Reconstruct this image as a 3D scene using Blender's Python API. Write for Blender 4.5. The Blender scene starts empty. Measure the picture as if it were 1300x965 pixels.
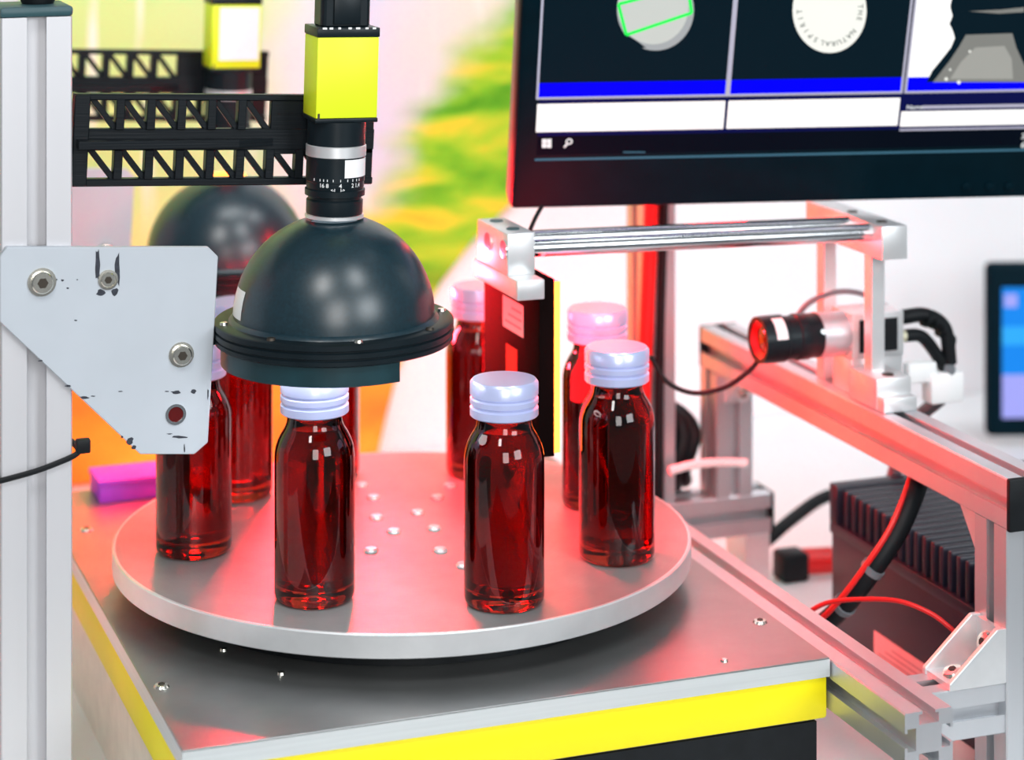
import bpy, bmesh, math, random
from mathutils import Vector, Matrix

random.seed(7)
SC = bpy.context.scene
COL = SC.collection
PI = math.pi
MM = 0.001
ZO = 130.0          # the bench top is z = 0; heights below are given in mm from the top of the turntable, 130 mm above the bench


def W(v):
    return Vector((v[0] * MM, v[1] * MM, (v[2] + ZO) * MM))


# ------------------------------------------------------------------ camera
YAW = math.radians(20.4)
FPX, CX, HY = 2960.0, 650.0, -255.0
CAM = Vector((-453.0, -1417.0, 467.0))
Fv = Vector((math.sin(YAW), math.cos(YAW), 0))
Rv = Vector((math.cos(YAW), -math.sin(YAW), 0))
cd = bpy.data.cameras.new('camera')
cam = bpy.data.objects.new('camera', cd)
COL.objects.link(cam)
cam.location = W(CAM)
cam.rotation_euler = (PI / 2, 0, -YAW)
cd.sensor_fit = 'HORIZONTAL'
cd.sensor_width = 36.0
cd.lens = FPX / 1300.0 * 36.0
cd.shift_y = -(482.5 - HY) / 1300.0
cd.clip_start = 0.05
cd.dof.use_dof = True
cd.dof.focus_distance = 1.345
cd.dof.aperture_fstop = 5.6
SC.camera = cam

# ------------------------------------------------------------------ world, lights, exposure
w = bpy.data.worlds.new('hall_light')
SC.world = w
w.use_nodes = True
w.node_tree.nodes['Background'].inputs[0].default_value = (0.86, 0.93, 1.0, 1)
w.node_tree.nodes['Background'].inputs[1].default_value = 0.15


def area(name, loc, target, sx, sy, power, col=(1, 1, 1), spread=180):
    d = bpy.data.lights.new(name, 'AREA')
    d.shape = 'RECTANGLE'
    d.size, d.size_y = sx, sy
    d.energy = power
    d.color = col
    d.spread = math.radians(spread)
    o = bpy.data.objects.new(name, d)
    COL.objects.link(o)
    o.location = loc
    o.rotation_euler = (Vector(target) - Vector(loc)).to_track_quat('-Z', 'Y').to_euler()
    return o


area('hall_lamp', (-0.6, -2.4, 0.85), (0.0, 0.0, 0.15), 0.7, 1.0, 14, (1.0, 0.98, 0.96))
area('hall_lamp', (0.9, -2.3, 1.0), (0.2, 0.1, 0.15), 0.9, 0.8, 16, (0.92, 0.97, 1.0))
area('ceiling_lamp', (-0.75, -1.15, 1.55), (-0.05, -0.1, 0.3), 0.25, 0.5, 6.5, (1.0, 0.99, 0.97))
area('ceiling_lamp', (0.35, -1.25, 1.75), (-0.05, -0.1, 0.3), 0.3, 0.5, 6.0, (0.94, 0.98, 1.0))
area('added_wall_fill', (0.95, -0.15, 1.5), (0.72, 0.62, 0.25), 0.8, 0.25, 1.7, (0.93, 0.97, 1.0), 70)  # added fill that brightens the white wall, not a fixture of the hall
area('added_wall_fill', (0.05, -0.10, 1.45), (0.05, 0.62, 0.36), 0.8, 0.25, 0.85, (0.95, 0.98, 1.0), 56)  # same kind of added fill, for the display board
SC.view_settings.view_transform = 'Standard'
SC.view_settings.look = 'None'
SC.view_settings.gamma = 1.0
SC.view_settings.use_curve_mapping = False
SC.view_settings.exposure = 0.5
SC.cycles.max_bounces = 14
SC.cycles.transmission_bounces = 12
SC.cycles.sample_clamp_indirect = 6.0


# ------------------------------------------------------------------ pixel rays (1300 x 965) to places in the room
def ray(u, v):
    return Fv + Rv * ((u - CX) / FPX) + Vector((0, 0, -(v - HY) / FPX))


def at_d(u, v, d):
    return CAM + ray(u, v) * d


def at_x(u, v, x):
    r = ray(u, v)
    return CAM + r * ((x - CAM.x) / r.x)


def at_y(u, v, y):
    r = ray(u, v)
    return CAM + r * ((y - CAM.y) / r.y)


def at_z(u, v, z):
    r = ray(u, v)
    return CAM + r * ((z - CAM.z) / r.z)


# ------------------------------------------------------------------ materials
def pm(name, col, rough=0.5, metal=0.0, var=0.06, scale=60.0, bump=0.0, emit=None, es=0.0, spec=0.5, coat=0.0, stretch=None):
    m = bpy.data.materials.new(name)
    m.use_nodes = True
    nt = m.node_tree
    b = nt.nodes['Principled BSDF']
    b.inputs['Roughness'].default_value = rough
    b.inputs['Metallic'].default_value = metal
    b.inputs['Specular IOR Level'].default_value = spec
    b.inputs['Coat Weight'].default_value = coat
    tc = nt.nodes.new('ShaderNodeTexCoord')
    mp = nt.nodes.new('ShaderNodeMapping')
    if stretch:
        mp.inputs['Scale'].default_value = stretch
    nt.links.new(tc.outputs['Object'], mp.inputs['Vector'])
    nz = nt.nodes.new('ShaderNodeTexNoise')
    nz.inputs['Scale'].default_value = scale
    nz.inputs['Detail'].default_value = 4
    nt.links.new(mp.outputs['Vector'], nz.inputs['Vector'])
    cr = nt.nodes.new('ShaderNodeValToRGB')
    cr.color_ramp.elements[0].position = 0.3
    cr.color_ramp.elements[1].position = 0.7
    cr.color_ramp.elements[0].color = tuple(max(0, c * (1 - var)) for c in col) + (1,)
    cr.color_ramp.elements[1].color = tuple(min(1, c * (1 + var)) for c in col) + (1,)
    nt.links.new(nz.outputs['Fac'], cr.inputs['Fac'])
    nt.links.new(cr.outputs['Color'], b.inputs['Base Color'])
    if bump:
        bp = nt.nodes.new('ShaderNodeBump')
        bp.inputs['Strength'].default_value = bump
        bp.inputs['Distance'].default_value = 0.0004
        nt.links.new(nz.outputs['Fac'], bp.inputs['Height'])
        nt.links.new(bp.outputs['Normal'], b.inputs['Normal'])
    if emit:
        b.inputs['Emission Color'].default_value = emit + (1,)
        b.inputs['Emission Strength'].default_value = es
    return m


def glow(name, col, s):
    """A lamp face or a lit screen area."""
    return pm(name, tuple(c * 0.15 for c in col), 0.5, emit=col, es=s, spec=0.04)


def glass(name, col, ior, rough=0.0):
    m = bpy.data.materials.new(name)
    m.use_nodes = True
    nt = m.node_tree
    b = nt.nodes['Principled BSDF']
    b.inputs['Transmission Weight'].default_value = 1.0
    b.inputs['IOR'].default_value = ior
    b.inputs['Roughness'].default_value = rough
    tc = nt.nodes.new('ShaderNodeTexCoord')
    nz = nt.nodes.new('ShaderNodeTexNoise')
    nz.inputs['Scale'].default_value = 30
    nt.links.new(tc.outputs['Object'], nz.inputs['Vector'])
    mx = nt.nodes.new('ShaderNodeMix')
    mx.data_type = 'RGBA'
    mx.inputs['A'].default_value = tuple(c * 0.92 for c in col) + (1,)
    mx.inputs['B'].default_value = tuple(min(1, c * 1.08) for c in col) + (1,)
    nt.links.new(nz.outputs['Fac'], mx.inputs['Factor'])
    nt.links.new(mx.outputs['Result'], b.inputs['Base Color'])
    return m


def disc_metal():
    m = pm('turned_aluminium', (0.34, 0.34, 0.34), 0.34, 0.4)
    nt = m.node_tree
    b = nt.nodes['Principled BSDF']
    tc = nt.nodes.new('ShaderNodeTexCoord')
    sx = nt.nodes.new('ShaderNodeSeparateXYZ')
    nt.links.new(tc.outputs['Object'], sx.inputs[0])
    cm = nt.nodes.new('ShaderNodeCombineXYZ')
    nt.links.new(sx.outputs[0], cm.inputs[0])
    nt.links.new(sx.outputs[1], cm.inputs[1])
    ln = nt.nodes.new('ShaderNodeVectorMath')
    ln.operation = 'LENGTH'
    nt.links.new(cm.outputs[0], ln.inputs[0])
    nz = nt.nodes.new('ShaderNodeTexNoise')
    nz.noise_dimensions = '1D'
    nz.inputs['Scale'].default_value = 900
    nz.inputs['Detail'].default_value = 3
    nt.links.new(ln.outputs['Value'], nz.inputs['W'])
    mr = nt.nodes.new('ShaderNodeMapRange')
    mr.inputs['To Min'].default_value = 0.36
    mr.inputs['To Max'].default_value = 0.5
    nt.links.new(nz.outputs['Fac'], mr.inputs['Value'])
    nt.links.new(mr.outputs['Result'], b.inputs['Roughness'])
    return m


def graphic_print():
    """The blurred meadow printed on the display board: pale sky, leaves, orange ground."""
    m = bpy.data.materials.new('meadow_print')
    m.use_nodes = True
    nt = m.node_tree
    N, L = nt.nodes, nt.links
    b = N['Principled BSDF']
    b.inputs['Roughness'].default_value = 0.6
    tc = N.new('ShaderNodeTexCoord')
    sp = N.new('ShaderNodeSeparateXYZ')
    L.new(tc.outputs['Object'], sp.inputs[0])

    def noise(scale, st, rot=0.0, det=4, dist=0.0):
        mp = N.new('ShaderNodeMapping')
        mp.inputs['Rotation'].default_value = (0, rot, 0)
        mp.inputs['Scale'].default_value = st
        L.new(tc.outputs['Object'], mp.inputs['Vector'])
        n = N.new('ShaderNodeTexNoise')
        n.inputs['Scale'].default_value = scale
        n.inputs['Detail'].default_value = det
        n.inputs['Distortion'].default_value = dist
        L.new(mp.outputs['Vector'], n.inputs['Vector'])
        return n.outputs['Fac']

    def math_(op, a, bb=None):
        n = N.new('ShaderNodeMath')
        n.operation = op
        for i, q in enumerate((a, bb)):
            if q is None:
                continue
            if isinstance(q, (int, float)):
                n.inputs[i].default_value = q
            else:
                L.new(q, n.inputs[i])
        return n.outputs[0]

    def rng(v, a, bb):
        n = N.new('ShaderNodeMapRange')
        n.interpolation_type = 'SMOOTHSTEP'
        n.inputs['From Min'].default_value = a
        n.inputs['From Max'].default_value = bb
        L.new(v, n.inputs['Value'])
        return n.outputs['Result']

    def ramp(f, stops):
        n = N.new('ShaderNodeValToRGB')
        e = n.color_ramp.elements
        e[0].position, e[0].color = stops[0][0], stops[0][1] + (1,)
        e[1].position, e[1].color = stops[-1][0], stops[-1][1] + (1,)
        for p, c in stops[1:-1]:
            q = e.new(p)
            q.color = c + (1,)
        L.new(f, n.inputs['Fac'])
        return n.outputs['Color']

    def mix(f, a, bb):
        n = N.new('ShaderNodeMix')
        n.data_type = 'RGBA'
        L.new(f, n.inputs['Factor'])
        for k, q in (('A', a), ('B', bb)):
            if isinstance(q, tuple):
                n.inputs[k].default_value = q + (1,)
            else:
                L.new(q, n.inputs[k])
        return n.outputs['Result']

    X, Z = sp.outputs[0], math_('SUBTRACT', sp.outputs[2], 0.13)      # metres, Z counted from disc height
    soft = noise(7, (1, 1, 1))
    xs = math_('ADD', X, math_('MULTIPLY', math_('SUBTRACT', soft, 0.5), 0.10))
    sky = ramp(rng(xs, -0.12, 0.30), [(0.0, (0.58, 0.80, 0.28)), (0.36, (0.64, 0.84, 0.36)), (0.55, (0.72, 0.76, 0.76)), (0.8, (0.66, 0.66, 0.80)), (1.0, (0.72, 0.74, 0.62))])
    streak = rng(noise(9, (6, 1, 0.45), 0.7), 0.60, 0.74)
    sky = mix(math_('MULTIPLY', streak, 0.8), sky, (0.90, 0.94, 0.88))
    gstreak = rng(noise(5, (4, 1, 0.5), 0.7), 0.62, 0.74)
    sky = mix(math_('MULTIPLY', gstreak, 0.75), sky, (0.32, 0.68, 0.16))
    leaf = ramp(noise(13, (0.7, 1, 2.6), 0.45, 5, 0.6), [(0.32, (0.06, 0.34, 0.0)), (0.46, (0.20, 0.56, 0.01)), (0.55, (0.42, 0.66, 0.02)), (0.63, (0.80, 0.66, 0.03)), (0.70, (0.80, 0.52, 0.02)), (0.80, (0.85, 0.78, 0.50))])
    zz = math_('SUBTRACT', Z, math_('MULTIPLY', rng(X, 0.10, 0.32), 0.20))
    zz = math_('ADD', zz, math_('MULTIPLY', math_('SUBTRACT', noise(9, (1, 1, 2), 0.45), 0.5), 0.16))
    lm = math_('MULTIPLY', math_('SUBTRACT', 1.0, rng(zz, 0.02, 0.10)), rng(xs, 0.06, 0.15))
    c = mix(lm, sky, leaf)
    org = ramp(noise(8, (1, 1, 2), 0.5), [(0.3, (0.98, 0.22, 0.02)), (0.5, (0.98, 0.36, 0.02)), (0.7, (0.95, 0.55, 0.04))])
    om = math_('SUBTRACT', 1.0, rng(math_('ADD', Z, math_('MULTIPLY', math_('SUBTRACT', soft, 0.5), 0.10)), -0.06, 0.06))
    c = mix(om, c, org)
    L.new(c, b.inputs['Base Color'])
    return m


M = dict(
    alu=pm('anodised_aluminium', (0.64, 0.66, 0.69), 0.42, 0.75, 0.03, 40, stretch=(1, 1, 0.05)),
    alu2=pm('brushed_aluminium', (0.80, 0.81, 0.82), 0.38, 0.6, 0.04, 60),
    steel=pm('polished_steel', (0.80, 0.82, 0.84), 0.16, 1.0, 0.02, 50),
    screw=pm('zinc_screw', (0.80, 0.78, 0.70), 0.25, 1.0, 0.05, 80),
    dark=pm('screw_recess', (0.06, 0.05, 0.04), 0.5, 0.6),
    plate=pm('grey_painted_plate', (0.50, 0.545, 0.60), 0.55, 0.0, 0.03, 25),
    smudge=pm('black_paint_wear', (0.03, 0.035, 0.05), 0.7, 0.0, 0.4, 400),
    disc=disc_metal(),
    deck=pm('sheet_steel', (0.34, 0.35, 0.35), 0.36, 0.8, 0.08, 30, bump=0.05),
    deck_edge=pm('cut_steel_edge', (0.75, 0.79, 0.80), 0.4, 0.5, 0.05, 60, stretch=(0.1, 0.1, 6)),
    yellow=pm('yellow_paint', (1.0, 0.84, 0.0), 0.45, 0, 0.03, 20),
    lime=pm('lime_paint', (0.82, 1.0, 0.015), 0.45, 0, 0.02, 20),
    side=pm('pale_sheet', (0.86, 0.80, 0.72), 0.45, 0.0),
    black=pm('black_anodised', (0.006, 0.012, 0.016), 0.36, 0, 0.15, 80, spec=0.25),
    printed=pm('printed_black_plastic', (0.004, 0.007, 0.010), 0.42, 0, 0.2, 900, bump=0.35, stretch=(0.02, 0.02, 1), spec=0.22),
    dome=pm('spun_dome_lacquer', (0.004, 0.024, 0.036), 0.33, 0, 0.25, 500, bump=0.02, spec=0.8),
    baffle=pm('baffle_plastic', (0.006, 0.035, 0.045), 0.38, 0, 0.2, 60),
    post_alu=pm('satin_aluminium', (0.66, 0.66, 0.69), 0.45, 0.45, 0.03, 40, stretch=(1, 1, 0.05)),
    rubber=pm('black_rubber', (0.006, 0.008, 0.010), 0.5, 0, 0.2, 100, spec=0.25),
    teal=pm('end_cap_plastic', (0.03, 0.085, 0.10), 0.45),
    bezel=pm('monitor_plastic', (0.001, 0.011, 0.018), 0.45, 0, 0.1, 60, spec=0.04),
    bezel_side=pm('monitor_side_plastic', (0.06, 0.05, 0.045), 0.4),
    cap=pm('lacquered_cap', (0.60, 0.66, 0.98), 0.30, 0.35, 0.02, 40),
    glass=glass('amber_glass', (0.30, 0.02, 0.008), 1.46),
    liquid=glass('red_syrup', (0.34, 0.003, 0.003), 1.03),
    white=pm('white_label', (0.95, 0.96, 0.97), 0.6, 0, 0.02, 80),
    pinklabel=pm('pale_label', (0.62, 0.52, 0.52), 0.6, 0, 0.03, 80),
    ink=pm('printed_ink', (0.30, 0.24, 0.26), 0.6),
    mark=pm('lens_marking', (0.85, 0.87, 0.88), 0.6),
    wall=pm('white_wall', (0.84, 0.86, 0.88), 0.7, 0, 0.015, 4),
    bench=pm('white_bench_laminate', (0.80, 0.82, 0.83), 0.45, 0, 0.02, 6),
    floor=pm('grey_carpet', (0.16, 0.16, 0.17), 0.9, 0, 0.2, 300, bump=0.3),
    print_=graphic_print(),
    purple=pm('purple_card', (0.32, 0.06, 0.85), 0.5),
    pcblack=pm('heatsink_black', (0.010, 0.012, 0.026), 0.38, 0.0, 0.1, 60, spec=0.5),
    redwire=pm('red_insulation', (0.70, 0.01, 0.01), 0.4),
    panel=pm('led_panel_housing', (0.006, 0.003, 0.003), 0.8, spec=0.02),
    redlamp=glow('red_led_face', (1.0, 0.015, 0.02), 24.0),
    striplamp=glow('red_led_strip', (1.0, 0.16, 0.02), 7.0),
    barlamp=glow('added_red_fill', (1.0, 0.012, 0.02), 70.0),  # face of an added red fill bar, as is the next one
    fill_bar2=glow('added_red_fill_strong', (1.0, 0.012, 0.02), 850.0),
    domelamp=glow('white_led_ring', (0.95, 0.97, 1.0), 6.0),
    domered=glow('red_led_ring', (1.0, 0.012, 0.015), 170.0),
    lensglass=pm('lens_glass_dark', (0.10, 0.004, 0.004), 0.12, 0, 0.1, 60, coat=0.5),
    lensred=pm('lens_red_ring', (0.35, 0.01, 0.01), 0.25, 0, 0.1, 60),
    connector=pm('pale_connector', (0.75, 0.72, 0.52), 0.4, 0.3),
    greycable=pm('grey_cable', (0.16, 0.18, 0.20), 0.5),
    scr_dark=glow('screen_dark_image', (0.002, 0.010, 0.017), 0.75),
    scr_task=glow('screen_task_bar', (0.001, 0.003, 0.008), 0.75),
    scr_blue=glow('screen_blue_bar', (0.0, 0.0, 0.9), 0.75),
    scr_navy=glow('screen_navy', (0.003, 0.005, 0.06), 0.75),
    scr_white=glow('screen_white', (1.0, 1.0, 0.98), 0.80),
    scr_line=glow('screen_line', (0.42, 0.42, 0.52), 0.75),
    scr_cap=glow('screen_cap_grey', (0.52, 0.56, 0.53), 0.75),
    scr_cap2=glow('screen_cap_shade', (0.34, 0.37, 0.38), 0.75),
    scr_capw=glow('screen_cap_white', (0.82, 0.84, 0.78), 0.75),
    scr_green=glow('screen_green_line', (0.02, 0.95, 0.10), 0.75),
    scr_ink=glow('screen_ink', (0.10, 0.12, 0.11), 0.75),
    scr_grey=glow('screen_bottle_grey', (0.20, 0.205, 0.19), 0.75),
    scr_grey2=glow('screen_bottle_light', (0.32, 0.325, 0.30), 0.75),
    scr_edge=glow('screen_lower_edge', (0.05, 0.15, 0.22), 0.75),
    scr_icon=glow('screen_icon', (0.80, 0.84, 0.84), 0.75),
    scr_cyan=glow('screen_azure', (0.01, 0.22, 0.75), 0.75),
    scr_sky=glow('screen_light_azure', (0.03, 0.36, 0.85), 0.75),
    scr_lilac=glow('screen_lilac', (0.32, 0.34, 0.80), 0.75),
)


# ------------------------------------------------------------------ objects
def tag(o, label=None, cat=None, group=None, kind=None):
    for k, v in (('label', label), ('category', cat), ('group', group), ('kind', kind)):
        if v:
            o[k] = v
    return o


ORIGIN = {}


def thing(name, label, cat, loc, group=None, mat=None):
    o = bpy.data.objects.new(name, None)
    o.empty_display_size = 0.02
    COL.objects.link(o)
    o.location = W(loc)
    ORIGIN[o.name] = W(loc)
    return tag(o, label, cat, group)


def org_of(p):
    while p is not None:
        if p.name in ORIGIN:
            return ORIGIN[p.name]
        p = p.parent
    return Vector((0, 0, 0))


class MB:
    """Collects shapes given in millimetres and links them as one mesh object."""

    def __init__(self):
        self.bm = bmesh.new()

    def _join(self, b2, mtx=None):
        me = bpy.data.meshes.new('tmp')
        if mtx is not None:
            bmesh.ops.transform(b2, matrix=mtx, verts=b2.verts)
        b2.to_mesh(me)
        b2.free()
        self.bm.from_mesh(me)
        bpy.data.meshes.remove(me)
        return self

    def box(self, x0, x1, y0, y1, z0, z1, bev=0.0, seg=2, mtx=None):
        b = bmesh.new()
        bmesh.ops.create_cube(b, size=1.0)
        for v in b.verts:
            v.co = Vector(((x0 + x1) / 2 + v.co.x * (x1 - x0), (y0 + y1) / 2 + v.co.y * (y1 - y0), (z0 + z1) / 2 + v.co.z * (z1 - z0)))
        if bev > 0:
            bmesh.ops.bevel(b, geom=list(b.edges), offset=bev, segments=seg, affect='EDGES', profile=0.5)
        return self._join(b, mtx)

    def lathe(self, prof, seg=32, mtx=None, a0=0.0, a1=2 * PI):
        """prof: (r, z) from bottom to top; closed where r = 0."""
        b = bmesh.new()
        full = abs(a1 - a0 - 2 * PI) < 1e-6
        n = seg if full else seg + 1
        rings = []
        for r, z in prof:
            if r < 1e-6:
                rings.append([b.verts.new((0, 0, z))])
            else:
                rings.append([b.verts.new((r * math.cos(a0 + (a1 - a0) * i / seg), r * math.sin(a0 + (a1 - a0) * i / seg), z)) for i in range(n)])
        for A, B in zip(rings[:-1], rings[1:]):
            for i in range(seg):
                j = (i + 1) % n
                if len(A) == 1 and len(B) == 1:
                    continue
                if len(A) == 1:
                    b.faces.new((A[0], B[j], B[i]))
                elif len(B) == 1:
                    b.faces.new((A[i], A[j], B[0]))
                else:
                    b.faces.new((A[i], A[j], B[j], B[i]))
        bmesh.ops.recalc_face_normals(b, faces=b.faces)
        return self._join(b, mtx)

    def cyl(self, p0, p1, r, seg=20, bev=0.0, r1=None):
        p0, p1 = Vector(p0), Vector(p1)
        h = (p1 - p0).length
        r1 = r if r1 is None else r1
        q = (p1 - p0).to_track_quat('Z', 'Y').to_matrix().to_4x4()
        pr = [(0, 0), (r - bev, 0), (r, bev), (r1, h - bev), (r1 - bev, h), (0, h)] if bev else [(0, 0), (r, 0), (r1, h), (0, h)]
        return self.lathe(pr, seg, Matrix.Translation(p0) @ q)

    def prism(self, poly, axis, t0, t1, bev=0.0):
        """poly in the plane across the axis: 'x' -> (y, z), 'y' -> (x, z), 'z' -> (x, y)."""
        def P(a, c, t):
            return {'x': (t, a, c), 'y': (a, t, c), 'z': (a, c, t)}[axis]
        b = bmesh.new()
        A = [b.verts.new(P(a, c, t0)) for a, c in poly]
        B = [b.verts.new(P(a, c, t1)) for a, c in poly]
        n = len(poly)
        b.faces.new(A)
        b.faces.new(B[::-1])
        for i in range(n):
            b.faces.new((A[i], B[i], B[(i + 1) % n], A[(i + 1) % n]))
        bmesh.ops.recalc_face_normals(b, faces=b.faces)
        if bev:
            bmesh.ops.bevel(b, geom=list(b.edges), offset=bev, segments=1, affect='EDGES')
        return self._join(b)

    def tube(self, pts, r, seg=10, sub=6):
        pts = [Vector(p) for p in pts]
        path = []
        n = len(pts)
        for i in range(n - 1):
            p0, p1, p2, p3 = pts[max(i - 1, 0)], pts[i], pts[i + 1], pts[min(i + 2, n - 1)]
            for k in range(sub):
                t = k / sub
                path.append(0.5 * (2 * p1 + (p2 - p0) * t + (2 * p0 - 5 * p1 + 4 * p2 - p3) * t * t + (3 * p1 - p0 - 3 * p2 + p3) * t ** 3))
        path.append(pts[-1])
        b = bmesh.new()
        rings = []
        up = Vector((0.13, 0.31, 0.94))
        for i, p in enumerate(path):
            d = (path[min(i + 1, len(path) - 1)] - path[max(i - 1, 0)]).normalized()
            s = d.cross(up)
            if s.length < 1e-3:
                s = d.cross(Vector((1, 0, 0)))
            s.normalize()
            t = s.cross(d).normalized()
            up = t
            rings.append([b.verts.new(p + (s * math.cos(2 * PI * k / seg) + t * math.sin(2 * PI * k / seg)) * r) for k in range(seg)])
        for A, B in zip(rings[:-1], rings[1:]):
            for k in range(seg):
                b.faces.new((A[k], A[(k + 1) % seg], B[(k + 1) % seg], B[k]))
        b.faces.new(rings[0][::-1])
        b.faces.new(rings[-1])
        bmesh.ops.recalc_face_normals(b, faces=b.faces)
        return self._join(b)

    def flat(self, pts):
        b = bmesh.new()
        b.faces.new([b.verts.new(p) for p in pts])
        return self._join(b)

    def quads(self, verts, faces):
        b = bmesh.new()
        vs = [b.verts.new(v) for v in verts]
        for f in faces:
            b.faces.new([vs[i] for i in f])
        return self._join(b)

    def build(self, name, mat, parent=None, smooth=35, label=None):
        bm = self.bm
        o0 = org_of(parent)
        for v in bm.verts:
            v.co = W(v.co) - o0
        me = bpy.data.meshes.new(name)
        bm.to_mesh(me)
        bm.free()
        me.materials.append(M[mat] if isinstance(mat, str) else mat)
        if smooth:
            for p in me.polygons:
                p.use_smooth = True
            me.set_sharp_from_angle(angle=math.radians(smooth))
        o = bpy.data.objects.new(name, me)
        COL.objects.link(o)
        o.parent = parent
        if label:
            o['label'] = label
        return o


def copy_tree(o, parent=None):
    c = o.copy()
    COL.objects.link(c)
    c.parent = parent
    for ch in o.children:
        copy_tree(ch, c)
    return c


def slot_section(w_, h_, so=8.0, sd=7.0, ch=0.8, cx=0.0, cy=0.0):
    """Cross-section of a slotted aluminium profile, one groove on each face."""
    a, b, s = w_ / 2, h_ / 2, so / 2
    u = s + 2.2
    p = [(-a + ch, -b), (-s, -b), (-s, -b + 1.6), (-u, -b + 1.6), (-u, -b + sd), (u, -b + sd), (u, -b + 1.6), (s, -b + 1.6), (s, -b), (a - ch, -b),
         (a, -b + ch), (a, -s), (a - 1.6, -s), (a - 1.6, -u), (a - sd, -u), (a - sd, u), (a - 1.6, u), (a - 1.6, s), (a, s), (a, b - ch),
         (a - ch, b), (s, b), (s, b - 1.6), (u, b - 1.6), (u, b - sd), (-u, b - sd), (-u, b - 1.6), (-s, b - 1.6), (-s, b), (-a + ch, b),
         (-a, b - ch), (-a, s), (-a + 1.6, s), (-a + 1.6, u), (-a + sd, u), (-a + sd, -u), (-a + 1.6, -u), (-a + 1.6, -s), (-a, -s), (-a, -b + ch)]
    return [(x + cx, y + cy) for x, y in p]


def slotted(axis, x0, x1, y0, y1, z0, z1, so=8.0, sd=7.0):
    mb = MB()
    if axis == 'z':
        return mb.prism(slot_section(x1 - x0, y1 - y0, so, sd, cx=(x0 + x1) / 2, cy=(y0 + y1) / 2), 'z', z0, z1)
    if axis == 'x':
        return mb.prism(slot_section(y1 - y0, z1 - z0, so, sd, cx=(y0 + y1) / 2, cy=(z0 + z1) / 2), 'x', x0, x1)
    return mb.prism(slot_section(x1 - x0, z1 - z0, so, sd, cx=(x0 + x1) / 2, cy=(z0 + z1) / 2), 'y', y0, y1)


def bolt(p, d, r, parent, name='bolt', head=4.0):
    """A socket head screw at p, its head rising along d, with a hexagonal recess."""
    p, d = Vector(p), Vector(d).normalized()
    q = Matrix.Translation(p) @ d.to_track_quat('Z', 'Y').to_matrix().to_4x4()
    b = MB().lathe([(0, 0), (r * 1.30, 0), (r * 1.30, 0.9), (r, 1.0), (r, head - 0.7), (r - 0.7, head), (r * 0.55, head), (0, head)], 24, q).build(name, 'screw', parent)
    MB().lathe([(0, head - 0.2), (r * 0.5, head - 0.2), (r * 0.5, head + 0.06), (0, head + 0.06)], 6, q).build('socket', 'dark', b)
    return b


def text_mesh(s, size, mapping, name, mat, parent, bold=0.0):
    cu = bpy.data.curves.new('lettering', 'FONT')
    cu.body = s
    cu.size = size
    cu.align_x = 'CENTER'
    cu.align_y = 'CENTER'
    cu.resolution_u = 3
    cu.offset = bold
    o = bpy.data.objects.new('lettering', cu)
    COL.objects.link(o)
    dg = bpy.context.evaluated_depsgraph_get()
    me = o.evaluated_get(dg).to_mesh()
    vs = [mapping(v.co.x, v.co.y) for v in me.vertices]
    fs = [tuple(p.vertices) for p in me.polygons]
    o.evaluated_get(dg).to_mesh_clear()
    bpy.data.objects.remove(o)
    bpy.data.curves.remove(cu)
    return MB().quads(vs, fs).build(name, mat, parent, smooth=0)


# ================================================================== the setting
BZ = -ZO                                        # bench top
MB().box(-2600, 2600, -3200, 1400, -900 - 20, -900).build('floor', 'floor', smooth=0)['kind'] = 'structure'
MB().box(-2600, 2600, 620, 660, -900, 1500).build('wall_back', 'wall', smooth=0)['kind'] = 'structure'

t = thing('workbench', 'white laminate workbench carrying the whole machine, running back to the wall', 'bench', (0, 100, -900))
MB().box(-800, 1200, -420, 618, BZ - 40, BZ, 2).build('bench_top', 'bench', t)
for sx in (-760, 1130):
    for sy in (-380, 540):
        MB().box(sx, sx + 40, sy, sy + 40, -900, BZ - 40).build('leg', 'alu', t, smooth=0)

# the printed display board on the wall, cut on a sweeping curve
YB = 612
edge = [at_y(u, v, YB) for u, v in ((700, 215), (645, 262), (600, 306), (560, 358), (528, 415), (505, 470), (490, 530), (480, 600))]
poly = [(-700, -128), ] + [(p.x, p.z) for p in reversed(edge)] + [(430, 340), (430, 700), (-700, 700)]
poly[1] = (poly[1][0], -128)
tag(MB().prism(poly, 'y', YB, 619.5).build('display_board', 'print_', smooth=0), 'display board printed with a blurred green and orange meadow, curved right edge', 'display board')

# ================================================================== machine base
t = thing('machine_base', 'square grey steel machine deck with a yellow rim, carrying the turntable', 'machine', (0, 0, BZ))
MB().box(-190, 190, -216, 262, -41, -31.0).build('deck_edge', 'deck_edge', t, smooth=0)
MB().box(-190, 190, -216, 262, -31.0, -30, 0.4, 1).build('deck_plate', 'deck', t)
MB().box(-189.6, 189.6, -214, 260, -66, -41, 2).build('rim', 'yellow', t, label='bright yellow rim under the steel deck')
MB().box(-184, 184, -210, 256, BZ, -66).build('housing', 'side', t, smooth=0)
MB().box(-183, 183, -213, -210, BZ + 1, -67).build('front_panel', 'rubber', t, smooth=0, label='black front panel')
for u, v in ((110, 673), (965, 790), (940, 856), (205, 872), (284, 826), (357, 856)):
    p = at_z(u, v, -30)
    if p.y < -200:
        p.y = -200
    big = v in (673, 790, 872)
    r = 4.6 if big else 2.4
    s = MB().lathe([(0, -30), (r, -30), (r * 0.8, -28.6), (0, -28.2)], 18, Matrix.Translation((p.x, p.y, 0))).build('screw', 'screw', t)
    if big:
        MB().lathe([(0, -28.5), (2.0, -28.5), (2.0, -28.05), (0, -28.0)], 6, Matrix.Translation((p.x, p.y, 0))).build('socket', 'dark', s)

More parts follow.
